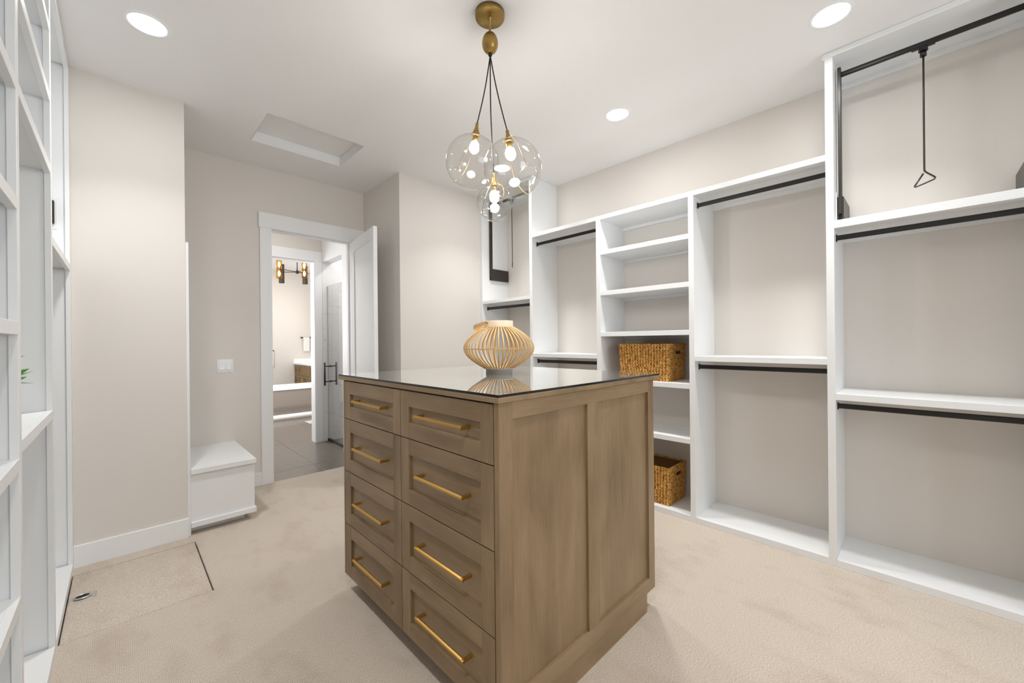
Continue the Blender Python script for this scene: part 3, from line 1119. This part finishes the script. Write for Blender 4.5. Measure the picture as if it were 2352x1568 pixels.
def basket(label, x0, x1, y0, y1, z0, h):
    t = thing('woven_basket', label, 'basket', ((x0 + x1) / 2, (y0 + y1) / 2, z0), 'rectangular seagrass baskets in the shelf tower')
    tp = 0.012
    m = MB().mat(WEAVED)
    th = 0.012
    def ringpts(z, ins, k):
        f = tp * (1 - k)
        return [Vector((x0 + f + ins, y0 + f + ins, z)), Vector((x1 - f - ins, y0 + f + ins, z)), Vector((x1 - f - ins, y1 - f - ins, z)), Vector((x0 + f + ins, y1 - f - ins, z))]
    A = [m.bm.verts.new(v) for v in ringpts(z0 + 0.002, 0.004, 0)]
    B = [m.bm.verts.new(v) for v in ringpts(z0 + h - 0.006, 0.004, 1)]
    Cc = [m.bm.verts.new(v) for v in ringpts(z0 + h - 0.006, 0.004 + th, 1)]
    D = [m.bm.verts.new(v) for v in ringpts(z0 + 0.012, 0.004 + th, 0)]
    for P_, Q_ in ((A, B), (B, Cc), (Cc, D)):
        for i in range(4):
            j = (i + 1) % 4
            m.bm.faces.new((P_[i], P_[j], Q_[j], Q_[i]))
    m.bm.faces.new(A[::-1]); m.bm.faces.new(D)
    m.build('liner', None, t)
    w = MB().mat(WEAVE)
    rows_ = 11
    rh = h / rows_
    rnd = random.Random(5)
    def strand(c, u, v, n, sg):
        d = (u * 0.90 + v * sg * 0.44).normalized()
        e = n.cross(d).normalized()
        L = 0.0200 * (0.92 + 0.2 * rnd.random()); wd = 0.0108 * (0.9 + 0.25 * rnd.random()); tk = 0.0085
        vs = [w.bm.verts.new(q) for q in (c - d * L, c + e * wd, c + d * L, c - e * wd, c + n * tk, c - n * 0.003)]
        for f in ((0, 1, 4), (1, 2, 4), (2, 3, 4), (3, 0, 4), (1, 0, 5), (2, 1, 5), (3, 2, 5), (0, 3, 5)):
            ff = w.bm.faces.new([vs[i] for i in f]); ff.smooth = True; ff.material_index = 0
    for side in range(4):
        for r_ in range(rows_):
            k = (r_ + 0.5) / rows_
            q = ringpts(z0 + rh * (r_ + 0.5), 0.0, k)
            a, b = q[side], q[(side + 1) % 4]
            u = (b - a); Ln = u.length; u.normalize()
            v = Vector((0, 0, 1)); n = u.cross(v).normalized()
            nn = max(3, int(round(Ln / 0.0235)))
            for i in range(nn):
                # hand hole in the two short ends
                s_ = (i + 0.5) / nn
                if side in (0, 2) and 8 <= r_ <= 8 and 0.36 < s_ < 0.66:
                    continue
                for sg in (1, -1):
                    c = a + u * Ln * s_ + v * sg * -rh * 0.25 + n * 0.001
                    c += u * (0.004 * (rnd.random() - 0.5)) + v * (0.002 * (rnd.random() - 0.5))
                    strand(c, u, v, n, sg)
    w.build('woven_side', None, t, kind='stuff')
    q = ringpts(z0 + h - 0.004, 0.007, 1)
    rim = MB()
    pts = []
    for i in range(4):
        a, b = q[i], q[(i + 1) % 4]
        for k in range(20):
            pts.append(a.lerp(b, k / 20.0) + Vector((0, 0, 0.0016 * math.sin(k * 2.6))))
    rim.tube(pts, 0.0068, 6, closed=True)
    rim.build('rim', WEAVE, t)
    for yy in (y0 + 0.004, y1 - 0.004):
        pass
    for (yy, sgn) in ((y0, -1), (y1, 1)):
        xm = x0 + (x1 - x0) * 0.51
        MB().box(xm - 0.042, xm + 0.042, yy + (0.0 if sgn < 0 else -0.002), yy + (0.002 if sgn < 0 else 0.0), z0 + h * 0.70, z0 + h * 0.835, 0.0005).build('hand_hole_shade', DARK, t)  # dark plate standing for the shade inside the hand hole
    return t


basket('golden woven seagrass basket on the middle shelf of the tower', 2.996, 3.30, 1.345, 1.772, 0.9995, 0.289)
basket('golden woven seagrass basket on the bottom shelf of the tower', 2.996, 3.30, 1.348, 1.775, 0.0425, 0.289)

# ---------------------------------------------------------------- pendant
AX = Vector((1.344, 1.509, 0))
t = thing('pendant_light', 'brass cluster pendant with three clear glass globes above the island', 'pendant lamp', (AX.x, AX.y, H))
MB().lathe([(0, 0), (0.0735, 0), (0.0735, -0.024), (0.071, -0.027), (0, -0.027)], (AX.x, AX.y, H), 48).build('canopy', BRASSD, t)
m = MB()
m.lathe([(0.013, -0.027), (0.011, -0.034), (0.0055, -0.037), (0.0055, -0.105), (0, -0.105)], (AX.x, AX.y, H), 16)
m.build('stem', BRASSD, t)
ec = Vector((AX.x, AX.y, 2.826))
MB().lathe([(0.0405 * math.sin(math.pi * i / 20) * (1 + 0.06 * math.cos(math.pi * i / 20)), -0.054 * math.cos(math.pi * i / 20)) for i in range(21)], ec, 32).build('brass_egg', BRASSD, t)
MB().cyl((AX.x, AX.y, 2.762), (AX.x, AX.y, 2.778), 0.0095, 14).build('cord_grip', CORD, t)
eb = Vector((AX.x, AX.y, 2.765))
tow = Vector((-fwd.x, -fwd.y, 0))
rg = Vector((rgt.x, rgt.y, 0))
UPV = Vector((0, 0, 1))
def vdir(r_, u_, f_):
    return (rg * r_ + UPV * u_ + tow * f_).normalized()


GL = [(Vector((1.328, 1.639, 2.261)), 0.139, vdir(-0.42, -0.56, 0.71), vdir(-0.61, -0.76, 0.2), vdir(0.12, 0.42, 0.9), vdir(-0.3, 0.25, -0.92)),
      (Vector((1.352, 1.364, 2.150)), 0.139, vdir(0.45, -0.27, 0.85), vdir(0.57, -0.74, 0.35), vdir(0.17, 0.38, 0.91), vdir(0.08, 0.05, -0.99)),
      (Vector((1.423, 1.574, 2.054)), 0.0955, vdir(-0.6, -0.67, 0.44), vdir(-0.17, -0.69, 0.70), vdir(-0.31, 0.36, 0.88), vdir(0.52, 0.2, 0.83))]
for c, R, hkA, hkB, midA, midB in GL:
    q = (hkA + hkB).normalized()
    pax = (eb - c).normalized()
    pax = (pax + UPV * 0.35).normalized()
    cap_p = c + pax * (R - 0.004)
    # cord with a slight sag
    pts = []
    topc = cap_p + pax * 0.062
    for i in range(13):
        s_ = i / 12
        p = eb.lerp(topc, s_) + rg * 0.006 * math.sin(math.pi * s_) * (1 if c.z > 2.2 else -1)
        pts.append(p)
    MB().tube(pts, 0.0031, 8).build('cord', CORD, t)
    # glass shell: sphere with a mouth at the pole q
    hole = math.acos(max(-1.0, min(1.0, q.dot(hkA))))
    g_ = MB()
    pr = []
    nseg = 40
    for i in range(nseg + 1):
        th = hole + (math.pi - hole) * i / nseg
        pr.append((R * math.sin(th) if i < nseg else 0.0, R * math.cos(th)))
    g_.lathe(pr, c, 64, q)
    G = g_.build('globe', GLOBE, t)
    rimc = c + q * (R * math.cos(hole))
    e1 = q.orthogonal().normalized(); e2 = q.cross(e1)
    MB().tube([rimc + (e1 * math.cos(a) + e2 * math.sin(a)) * R * math.sin(hole) for a in [2 * math.pi * i / 40 for i in range(40)]], 0.0022, 6, closed=True).build('globe_rim', GLOBE, G)
    # brass cap
    m = MB()
    m.lathe([(0, 0.062), (0.0075, 0.062), (0.0085, 0.058), (0.0085, 0.044), (0.0105, 0.036), (0.017, 0.018), (0.0235, 0.004), (0.024, 0.0), (0, 0.0)], cap_p, 24, pax)
    m.build('cap', BRASSD, G)
    # socket and bulb
    m = MB()
    m.lathe([(0, 0.0), (0.015, 0.0), (0.015, -0.035), (0, -0.035)], cap_p, 18, pax)
    m.build('socket', BRASSD, G)
    bc = cap_p - pax * 0.058
    m = MB()
    m.lathe([(0.026 * math.sin(math.pi * i / 14) * (1.0 if i > 7 else 0.95), 0.033 * math.cos(math.pi * i / 14)) for i in range(15)], bc, 20, pax)
    m.build('bulb', BULB, G)
    # two brass wires from the cap over the glass to the mouth
    for hk, mid in ((hkA, midA), (hkB, midB)):
        a0 = (pax + mid * 0.16).normalized()
        cm = mid * 2.0 - (a0 + hk) * 0.5
        pts = []
        for i in range(19):
            s_ = i / 18
            d_ = (a0 * (1 - s_) ** 2 + cm * 2 * s_ * (1 - s_) + hk * s_ ** 2).normalized()
            pts.append(c + d_ * (R + 0.003))
        pts.append(c + hk * (R + 0.001) + q * 0.008)
        pts.append(c + hk * (R - 0.008) + q * 0.004)
        MB().tube(pts, 0.0013, 6).build('wire', BRASSD, G)

# ---------------------------------------------------------------- bathroom beyond the door
BX0, BX1, BY0, BY1, BH = 0.5, 3.62, 5.79, 10.5, 3.03
fl = bpy.data.objects.new('floor_bathroom', None)
COL.objects.link(fl)
fl['kind'] = 'structure'
ORI[fl.name] = (0, 0, 0)
box(0.4, 3.7, YD, BY1 + 0.1, -0.05, -0.012, bev=0).build('grout', GROUT, fl)
tile0 = None
TXS = [0.31 + 0.605 * i for i in range(6)]
TYS = [YD + 0.0, 4.655, 5.865, 7.075, 8.285, 9.495, BY1]
for i in range(len(TXS)):
    for j in range(len(TYS) - 1):
        xa, xb = TXS[i], TXS[i] + 0.605
        if xb < 0.5:
            continue
        dy = 0.0
        ya, yb = TYS[j], TYS[j + 1]
        box(max(0.4, xa) + 0.0015, min(3.66, xb) - 0.0015, ya + 0.0015, yb - 0.0015, -0.02, -0.006 + 0.0004 * ((i * 7 + j * 3) % 3), bev=0.001).build('tile', TILE, fl)
m = MB()
m.box(0.80, 0.92, YD + 0.12, 5.64, -0.01, BH, 0)
struct('wall_passage_left', m, WALL)
# passage wall with the shower opening
SX0, SX1 = 1.955, 2.08
SY0, SY1 = 4.975, 5.645
SZ = 2.412
m = MB()
m.box(SX0, SX1, YD + 0.12, SY0, -0.01, BH, 0)
m.box(SX0, SX1, SY0, SY1, SZ, BH, 0)
struct('wall_passage_right', m, TRIM)
# second opening
m = MB()
m.box(0.5, 1.0, 5.66, BY0, -0.01, BH, 0)
m.box(1.86, SX1 + 1.6, 5.66, BY0, -0.01, BH, 0)
m.box(1.0, 1.86, 5.66, BY0, 2.41, BH, 0)
struct('wall_passage_back', m, WALL)
m = MB()
m.box(0.915, 1.0, 5.642, 5.66, -0.006, 2.41, 0.0015)
m.box(1.863, 1.953, 5.642, 5.66, -0.006, 2.41, 0.0015)
m.box(0.925, 1.953, 5.640, 5.66, 2.41, 2.545, 0.0015)
m.box(0.985, 1.0, 5.66, BY0 + 0.015, -0.006, 2.41, 0.001)
m.box(1.855, 1.863, 5.655, BY0 + 0.015, -0.006, 2.41, 0.001)
m.box(1.0, 1.86, 5.66, BY0 + 0.015, 2.402, 2.41, 0.001)
struct('trim_4', m, TRIM)
# shower interior in marble slabs
sh = bpy.data.objects.new('wall_shower', None)
COL.objects.link(sh); sh['kind'] = 'structure'; ORI[sh.name] = (0, 0, 0)
zz = [-0.01, 0.86, 1.72, 2.58, BH]
for a, b in zip(zz, zz[1:]):
    box(SX0 + 0.001, SX1 + 0.6, SY1, 5.66, a + 0.001, b - 0.001, bev=0.001).build('marble_slab', MARBLE, sh)
    box(SX1 + 0.6, SX1 + 1.2, SY1, 5.66, a + 0.001, b - 0.001, bev=0.001).build('marble_slab', MARBLE, sh)
    box(SX1 + 1.2, SX1 + 1.22, 4.45, SY1, a + 0.001, b - 0.001, bev=0.001).build('marble_slab', MARBLE, sh)
    box(SX1, SX1 + 1.2, 4.446, 4.46, a + 0.001, b - 0.001, bev=0.001).build('marble_slab', MARBLE, sh)
struct('floor_shower', box(SX0 + 0.02, SX1 + 1.2, SY0 - 0.3, SY1, -0.02, -0.003, bev=0.001), TILE)
struct('ceiling_bathroom', box(0.4, 3.72, YD + 0.12, BY1 + 0.1, BH, BH + 0.1, bev=0), CEIL)
struct('wall_bathroom_back', box(0.4, 3.72, BY1, BY1 + 0.1, -0.01, BH, bev=0), WALL)
struct('wall_bathroom_right', box(BX1, BX1 + 0.1, BY0, BY1, -0.01, BH, bev=0), WALL)
wy0, wy1, wz0, wz1 = 6.4, 8.2, 0.9, 2.4  # opening for the assumed bathroom window
m = MB()
m.box(0.4, 0.5, BY0 - 0.13, wy0, -0.01, BH, 0)
m.box(0.4, 0.5, wy1, BY1, -0.01, BH, 0)
m.box(0.4, 0.5, wy0, wy1, -0.01, wz0, 0)
m.box(0.4, 0.5, wy0, wy1, wz1, BH, 0)
struct('wall_bathroom_left', m, WALL)
wn = bpy.data.objects.new('assumed_window', None)  # unseen window, assumed from the bright floor and added with the daylight fill
COL.objects.link(wn); wn['kind'] = 'structure'; ORI[wn.name] = (0, 0, 0)
m = MB()
m.box(0.41, 0.49, wy0, wy0 + 0.05, wz0, wz1)
m.box(0.41, 0.49, wy1 - 0.05, wy1, wz0, wz1)
m.box(0.41, 0.49, wy0, wy1, wz0, wz0 + 0.05)
m.box(0.41, 0.49, wy0, wy1, wz1 - 0.05, wz1)
m.build('window_frame', TRIM, wn)
box(0.445, 0.451, wy0 + 0.05, wy1 - 0.05, wz0 + 0.05, wz1 - 0.05, bev=0).build('pane', SHOWERG, wn)

# shower door
t = thing('shower_door', 'clear glass shower door with black bar pull beyond the doorway', 'shower door', (2.02, 5.32, 0))
box(2.016, 2.025, SY0 + 0.01, SY1 - 0.006, 0.03, 2.097, bev=0.0008).build('glass_panel', SHOWERG, t)
box(2.008, 2.032, SY0, SY1 - 0.002, -0.003, 0.03, bev=0.001).build('bottom_seal', RUBBER, t)
box(2.017, 2.024, SY1 - 0.006, SY1 - 0.002, 0.03, 2.097, bev=0.0005).build('edge_seal', paint('clear_seal', (0.6, 0.6, 0.59), 0.5), t)
m = MB()
yh = 5.555
for xx in (1.945, 2.097):
    m.cyl((xx, yh, 0.755), (xx, yh, 1.062), 0.0105, 16)
for z in (0.808, 1.012):
    m.cyl((1.945, yh, z), (2.097, yh, z), 0.0065, 12)
    m.cyl((2.008, yh, z), (2.033, yh, z), 0.0115, 12)
m.build('pull_bar', BLACK, t)

# tub
t = thing('bathtub', 'freestanding tub with white rim and taupe body beyond the second opening', 'bathtub', (2.2, 8.05, 0))
TX0, TX1, TY0, TY1 = 1.35, 3.1, 7.70, 8.48


def oval(ins, z, n=48):
    cx, cy = (TX0 + TX1) / 2, (TY0 + TY1) / 2
    a, b = (TX1 - TX0) / 2 - ins, (TY1 - TY0) / 2 - ins
    e = 0.28
    out = []
    for i in range(n):
        th = 2 * math.pi * i / n
        c_, s_ = math.cos(th), math.sin(th)
        out.append(Vector((cx + a * math.copysign(abs(c_) ** e, c_), cy + b * math.copysign(abs(s_) ** e, s_), z)))
    return out


def loft(secs, mat, name, parent, caps=(True, True)):
    m = MB()
    rs = [[m.bm.verts.new(v) for v in s_] for s_ in secs]
    for A_, B_ in zip(rs, rs[1:]):
        for i in range(len(A_)):
            j = (i + 1) % len(A_)
            f = m.bm.faces.new((A_[i], A_[j], B_[j], B_[i])); f.smooth = True
    if caps[0]:
        m.bm.faces.new(rs[0][::-1])
    if caps[1]:
        m.bm.faces.new(rs[-1])
    return m.build(name, mat, parent)


loft([oval(0.05, 0.085), oval(0.03, 0.25), oval(0.012, 0.5145)], TAUPE, 'body', t, (True, False))
loft([oval(0.0, 0.515), oval(0.0, 0.548), oval(0.05, 0.548), oval(0.09, 0.30), oval(0.16, 0.14)], PORC, 'rim', t, (False, True))
loft([oval(0.0, -0.006), oval(0.0, 0.075), oval(0.03, 0.087)], PORC, 'plinth', t)

# vanity
t = thing('vanity', 'brown wood bathroom vanity with white counter behind the tub', 'vanity', (3.25, 9.75, 0))
VX = 2.97
box(VX + 0.02, BX1 - 0.001, 9.0, BY1 - 0.021, 0.0, 0.825, bev=0.001).build('cabinet', VANW, t)
box(VX - 0.015, BX1 - 0.001, 8.98, BY1 - 0.001, 0.825, 0.862, bev=0.002).build('counter', PORC, t)
box(VX - 0.01, BX1 - 0.001, BY1 - 0.02, BY1 - 0.001, 0.862, 0.955, bev=0.001).build('backsplash', PORC, t)


def vfront(name, ya, yb, za, zb, hz=None, vert=False):
    fr = 0.05
    m = MB()
    m.box(VX, VX + 0.02, ya, ya + fr, za, zb, 0.001); m.box(VX, VX + 0.02, yb - fr, yb, za, zb, 0.001)
    m.box(VX, VX + 0.02, ya + fr, yb - fr, za, za + fr, 0.001); m.box(VX, VX + 0.02, ya + fr, yb - fr, zb - fr, zb, 0.001)
    m.box(VX + 0.01, VX + 0.02, ya + fr, yb - fr, za + fr, zb - fr, 0)
    d = m.build(name, VANW, t)
    h = MB()
    yc, zc = (ya + yb) / 2, (za + zb) / 2
    if vert:
        yy = ya + 0.03 if vert > 0 else yb - 0.03
        h.cyl((VX - 0.03, yy, zc - 0.02), (VX - 0.03, yy, zb - 0.04), 0.006, 8)
        h.cyl((VX - 0.03, yy, zc), (VX, yy, zc), 0.005, 8); h.cyl((VX - 0.03, yy, zb - 0.06), (VX, yy, zb - 0.06), 0.005, 8)
    elif hz:
        h.cyl((VX - 0.03, yc - 0.06, zc), (VX - 0.03, yc + 0.06, zc), 0.007, 8)
        for dy in (-0.045, 0.045):
            h.cyl((VX - 0.03, yc + dy, zc), (VX, yc + dy, zc), 0.006, 8)
    if vert or hz:
        h.build('handle', BRASSD, d)
    else:
        h.bm.free()


for ya, yb in ((10.17, 10.46), (9.02, 9.42)):
    vfront('drawer', ya, yb, 0.585, 0.82, True); vfront('drawer', ya, yb, 0.33, 0.58, True); vfront('drawer', ya, yb, 0.06, 0.325, True)
vfront('false_front', 9.425, 10.165, 0.585, 0.82)
vfront('door', 9.425, 9.7925, 0.06, 0.58, None, -1); vfront('door', 9.7975, 10.165, 0.06, 0.58, None, 1)
t = thing('faucet', 'small bronze faucet on the vanity counter', 'faucet', (3.35, 9.3, 0.862))
m = MB().cyl((3.35, 9.3, 0.862), (3.35, 9.3, 0.99), 0.012, 12)
m.tube([(3.35, 9.3, 0.98), (3.33, 9.3, 1.03), (3.28, 9.3, 1.05), (3.22, 9.3, 1.03), (3.21, 9.3, 1.0)], 0.010, 10)
m.build('spout', BRONZE, t)
for yy in (9.2, 9.4):
    MB().cyl((3.35, yy, 0.862), (3.35, yy, 0.92), 0.014, 12).build('valve', BRONZE, t)


def towel(name, label, xa, xb, z0, z1, y):
    m = MB()
    nx, nz = 10, 12
    grid = {}
    for sidx, off in ((0, 0.0), (1, 0.022)):
        for i in range(nx + 1):
            for k in range(nz + 1):
                x = xa + (xb - xa) * i / nx
                z = z0 + (z1 - z0) * k / nz + (0.006 * math.sin(i * 1.1) if k == 0 else 0)
                yy = y - off + 0.005 * math.sin(i * 1.3) * (1 - k / nz)
                grid[(sidx, i, k)] = m.bm.verts.new((x, yy, z))
    for sidx in (0, 1):
        for i in range(nx):
            for k in range(nz):
                f = m.bm.faces.new([grid[(sidx, i, k)], grid[(sidx, i + 1, k)], grid[(sidx, i + 1, k + 1)], grid[(sidx, i, k + 1)]]); f.smooth = True
    for i in range(nx):
        for k in (0, nz):
            m.bm.faces.new([grid[(0, i, k)], grid[(0, i + 1, k)], grid[(1, i + 1, k)], grid[(1, i, k)]])
    for k in range(nz):
        for i in (0, nx):
            m.bm.faces.new([grid[(0, i, k)], grid[(0, i, k + 1)], grid[(1, i, k + 1)], grid[(1, i, k)]])
    o = m.build(name, TOWEL)
    o['label'] = label; o['category'] = 'towel'
    return o


t = thing('towel_bar', 'short black towel bar on the bathroom wall above the vanity', 'towel bar', (3.24, BY1, 1.465))
MB().cyl((3.12, BY1 - 0.06, 1.462), (3.36, BY1 - 0.06, 1.462), 0.008, 12).build('bar', BLACK, t)
for x in (3.134, 3.345):
    MB().cyl((x, BY1, 1.462), (x, BY1 - 0.068, 1.462), 0.016, 14).build('bracket', BLACK, t)
towel('hand_towel', 'white hand towel hanging from the black bar above the vanity', 3.166, 3.305, 1.122, 1.468, BY1 - 0.05)
t = thing('robe_hook', 'black wall hook at the left edge of the doorway view', 'hook', (2.50, BY1, 1.15))
MB().cyl((2.525, BY1, 1.15), (2.525, BY1 - 0.02, 1.15), 0.022, 14).build('rosette', BLACK, t)
MB().cyl((2.515, BY1 - 0.02, 1.15), (2.53, BY1 - 0.06, 1.158), 0.009, 12).build('peg', BLACK, t)
towel('bath_towel', 'white bath towel hanging at the left edge of the doorway view', 2.40, 2.533, 0.785, 1.15, BY1 - 0.028)
o = box(2.22, 2.72, 7.02, 7.3, -0.005, 0.004, bev=0.002).build('bath_scale', paint('grey_scale_top', (0.5, 0.5, 0.48), 0.3))
o['label'] = 'flat grey bathroom scale on the floor in front of the tub'; o['category'] = 'scale'

# chandelier above the tub
t = thing('chandelier', 'black chandelier with amber glass cylinder shades above the tub', 'chandelier', (2.42, 8.3, BH))
hub = Vector((2.42, 8.3, 2.68))
MB().cyl((2.42, 8.3, 2.68), (2.42, 8.3, BH), 0.008, 10).build('stem', BLACK, t)
MB().lathe([(0, 0), (0.06, 0), (0.06, -0.02), (0, -0.02)], (2.42, 8.3, BH), 20).build('canopy', BLACK, t)
MB().lathe([(0, 0.03), (0.022, 0.03), (0.03, 0), (0.022, -0.03), (0, -0.03)], hub, 16).build('hub', BLACK, t)


def arm(p):
    MB().cyl(hub, p, 0.006, 8).build('arm', BLACK, t)


def shade(x, y, zb, zt, lit):
    r = 0.047
    m = MB()
    m.lathe([(r, zb), (r, zt)], (x, y, 0), 24)
    s_ = m.build('shade', AMBER if lit else BRONZE, t)
    MB().lathe([(0.018, 0.5 * (zb + zt) - 0.025), (0.02, 0.5 * (zb + zt)), (0.018, 0.5 * (zb + zt) + 0.025)], (x, y, 0), 14).build('socket', BRONZE if not lit else BRASSD, s_)
    for zc in (zb + (zt - zb) * 0.27, zb + (zt - zb) * 0.75):
        m = MB()
        m.lathe([(0.022 * math.sin(math.pi * i / 10), zc + 0.05 * math.cos(math.pi * i / 10)) for i in range(11)], (x, y, 0), 14)
        m.build('bulb', BULBW, s_)


shade(2.10, 8.25, 2.515, 2.865, True); shade(2.168, 8.36, 2.455, 2.804, False)
shade(2.515, 8.2, 2.563, 2.873, True); shade(2.567, 8.33, 2.47, 2.815, False)
shade(2.76, 8.45, 2.52, 2.87, True)
for p in ((2.168, 8.36, 2.66), (2.10, 8.25, 2.70), (2.515, 8.2, 2.71), (2.567, 8.33, 2.67), (2.76, 8.45, 2.70)):
    arm(Vector(p))
